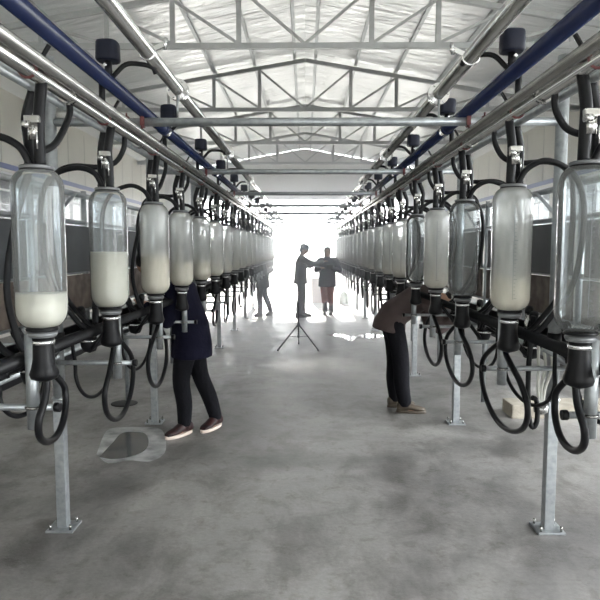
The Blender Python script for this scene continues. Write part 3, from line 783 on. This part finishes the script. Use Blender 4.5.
# standing person in profile with an arm stretched out (faces +X)
J4 = dict(pelvis=(0,0,.88), chest=(.01,0,1.22), neck=(.02,0,1.40), head=(.05,0,1.47), look=(1,0,-.2),
     lsh=(.03,.18,1.33), rsh=(.03,-.18,1.33), lel=(.20,.20,1.16), rel=(.28,-.17,1.22), lwr=(.40,.12,1.24), rwr=(.50,-.10,1.26), lhand=(.47,.08,1.27), rhand=(.57,-.06,1.28),
     lhip=(0,.09,.84), rhip=(0,-.09,.84), lknee=(.05,.10,.46), rknee=(.0,-.10,.46), lank=(.06,.10,.085), rank=(-.05,-.11,.085), hem=(0,0,.76))
person((-.10,13.68), 0, J4, 'person in a hat and grey jacket standing in profile with one arm out', dict(coat='greycloth', trousers='greycloth', shoe='boot', sole='boot'), dict(hat=True))
J5 = dict(pelvis=(0,0,.84), chest=(.0,0,1.17), neck=(.01,0,1.34), head=(.02,0,1.40), look=(1,.2,-.35),
     lsh=(.0,.17,1.28), rsh=(.0,-.17,1.28), lel=(.02,.28,1.05), rel=(.06,-.26,1.05), lwr=(.20,.14,1.10), rwr=(.20,-.14,1.10), lhand=(.25,.08,1.12), rhand=(.25,-.08,1.12),
     lhip=(0,.085,.80), rhip=(0,-.085,.80), lknee=(.03,.09,.44), rknee=(.02,-.07,.44), lank=(-.01,.09,.085), rank=(0,-.05,.085), hem=(0,0,.66))
person((.53,14.2), -PI/2-.15, J5, 'person in a dark blue coat and red trousers standing facing the walkway', dict(coat='bluecoat', trousers='redcloth', shoe='boot', sole='boot', boots=True, w=1.08), dict(long=True, collar=True))
t = MB().box((.57,13.90,1.14),(.14,.10,.09),.01).build('camera_case','blackpl'); tag(t, 'small black camera held by the person in red trousers', 'camera')

# pale things in the glare of the doorway
t = empty('plastic_crate', (.36,17.2,0), 'pale pink plastic crate standing in the glare behind the two standing people', 'crate')
MB().box((0,0,.36),(.34,.34,.68),.02).build('crate_body','pink',t); MB().box((0,0,.72),(.38,.38,.04),.01).build('lid','pink',t)
t = empty('watering_can', (1.1,17.0,0), 'pale green plastic can on the bright floor right of the red trousers', 'can')
MB().lathe([(.0,.0),(.13,.0),(.135,.02),(.12,.26),(.05,.33),(.045,.36),(.0,.36)], n=20).build('can_body','palegreen',t)
MB().tube(curve([(.05,0,.33),(.12,0,.38),(.16,0,.30),(.13,0,.18)],5),.012,8).build('handle','palegreen',t)

# ------------------------------------------------------------------ light
w = bpy.data.worlds.new('overcast_sky'); S.world = w; w.use_nodes = True
bg = w.node_tree.nodes['Background']; bg.inputs[0].default_value = (.93,.97,1.0,1); bg.inputs[1].default_value = 3.0
wn = w.node_tree; gt = wn.nodes.new('ShaderNodeTexCoord'); vm = wn.nodes.new('ShaderNodeVectorMath'); vm.operation = 'DOT_PRODUCT'
vm.inputs[1].default_value = V((.85,.2,.42)).normalized()[:]
wn.links.new(gt.outputs['Generated'], vm.inputs[0]); gm = wn.nodes.new('ShaderNodeMapRange')
gm.inputs[1].default_value = .1; gm.inputs[2].default_value = 1.0; gm.inputs[3].default_value = 2.8; gm.inputs[4].default_value = 17
wn.links.new(vm.outputs['Value'], gm.inputs[0]); 
v2 = wn.nodes.new('ShaderNodeVectorMath'); v2.operation = 'DOT_PRODUCT'; v2.inputs[1].default_value = V((0,1,.12)).normalized()[:]
wn.links.new(gt.outputs['Generated'], v2.inputs[0]); g2 = wn.nodes.new('ShaderNodeMapRange')
g2.inputs[1].default_value = .86; g2.inputs[2].default_value = 1.0; g2.inputs[3].default_value = 0; g2.inputs[4].default_value = 20
wn.links.new(v2.outputs['Value'], g2.inputs[0]); ad = wn.nodes.new('ShaderNodeMath'); ad.operation = 'ADD'
wn.links.new(gm.outputs[0], ad.inputs[0]); wn.links.new(g2.outputs[0], ad.inputs[1]); wn.links.new(ad.outputs[0], bg.inputs[1])
sun = bpy.data.lights.new('sun','SUN'); sun.energy = 22; sun.angle = math.radians(2); sun.color = (1,.97,.92)
so = bpy.data.objects.new('sun', sun); C.objects.link(so)
el, az = math.radians(19), math.radians(4)
d = V((math.sin(az)*math.cos(el), -math.cos(az)*math.cos(el), -math.sin(el)))
so.rotation_euler = d.to_track_quat('-Z','Y').to_euler(); so.location = (0,40,15)

# ------------------------------------------------------------------ camera
cam = bpy.data.cameras.new('camera'); cam.lens = 36; cam.sensor_width = 36; cam.clip_start = .05; cam.clip_end = 500
co = bpy.data.objects.new('camera', cam); C.objects.link(co); co.location = (0,0,EYE)
co.rotation_euler = (PI/2-math.atan(51/600), 0, .0083); S.camera = co
S.view_settings.view_transform = 'Standard'; S.view_settings.look = 'None'; S.view_settings.gamma = 1
S.view_settings.use_curve_mapping = False; S.view_settings.exposure = 0.32
# haze volume added in the far half to imitate the doorway's lens glare
hm, hn, ho = nodes_of('glare_haze'); vs = hn.nodes.new('ShaderNodeVolumeScatter'); vs.inputs['Density'].default_value = .062; vs.inputs['Anisotropy'].default_value = .65
vs.inputs['Color'].default_value = (.95,.97,1,1); hn.links.new(vs.outputs[0], ho.inputs['Volume']); M['haze'] = hm
hp_ = [(-HW+.1,.12),(HW-.1,.12),(HW-.1,CH+.05),(0,CH+RISE+.04),(-HW+.1,CH+.05)]
hz = MB().rings([[(x,yy,z) for x,z in hp_] for yy in (6.4,22.8)], smooth=False).build('haze','haze'); tag(hz, 'added haze standing in for door glare, far half of the walkway', 'haze', kind='stuff')
S.cycles.max_bounces = 10; S.cycles.diffuse_bounces = 5; S.cycles.transparent_max_bounces = 24
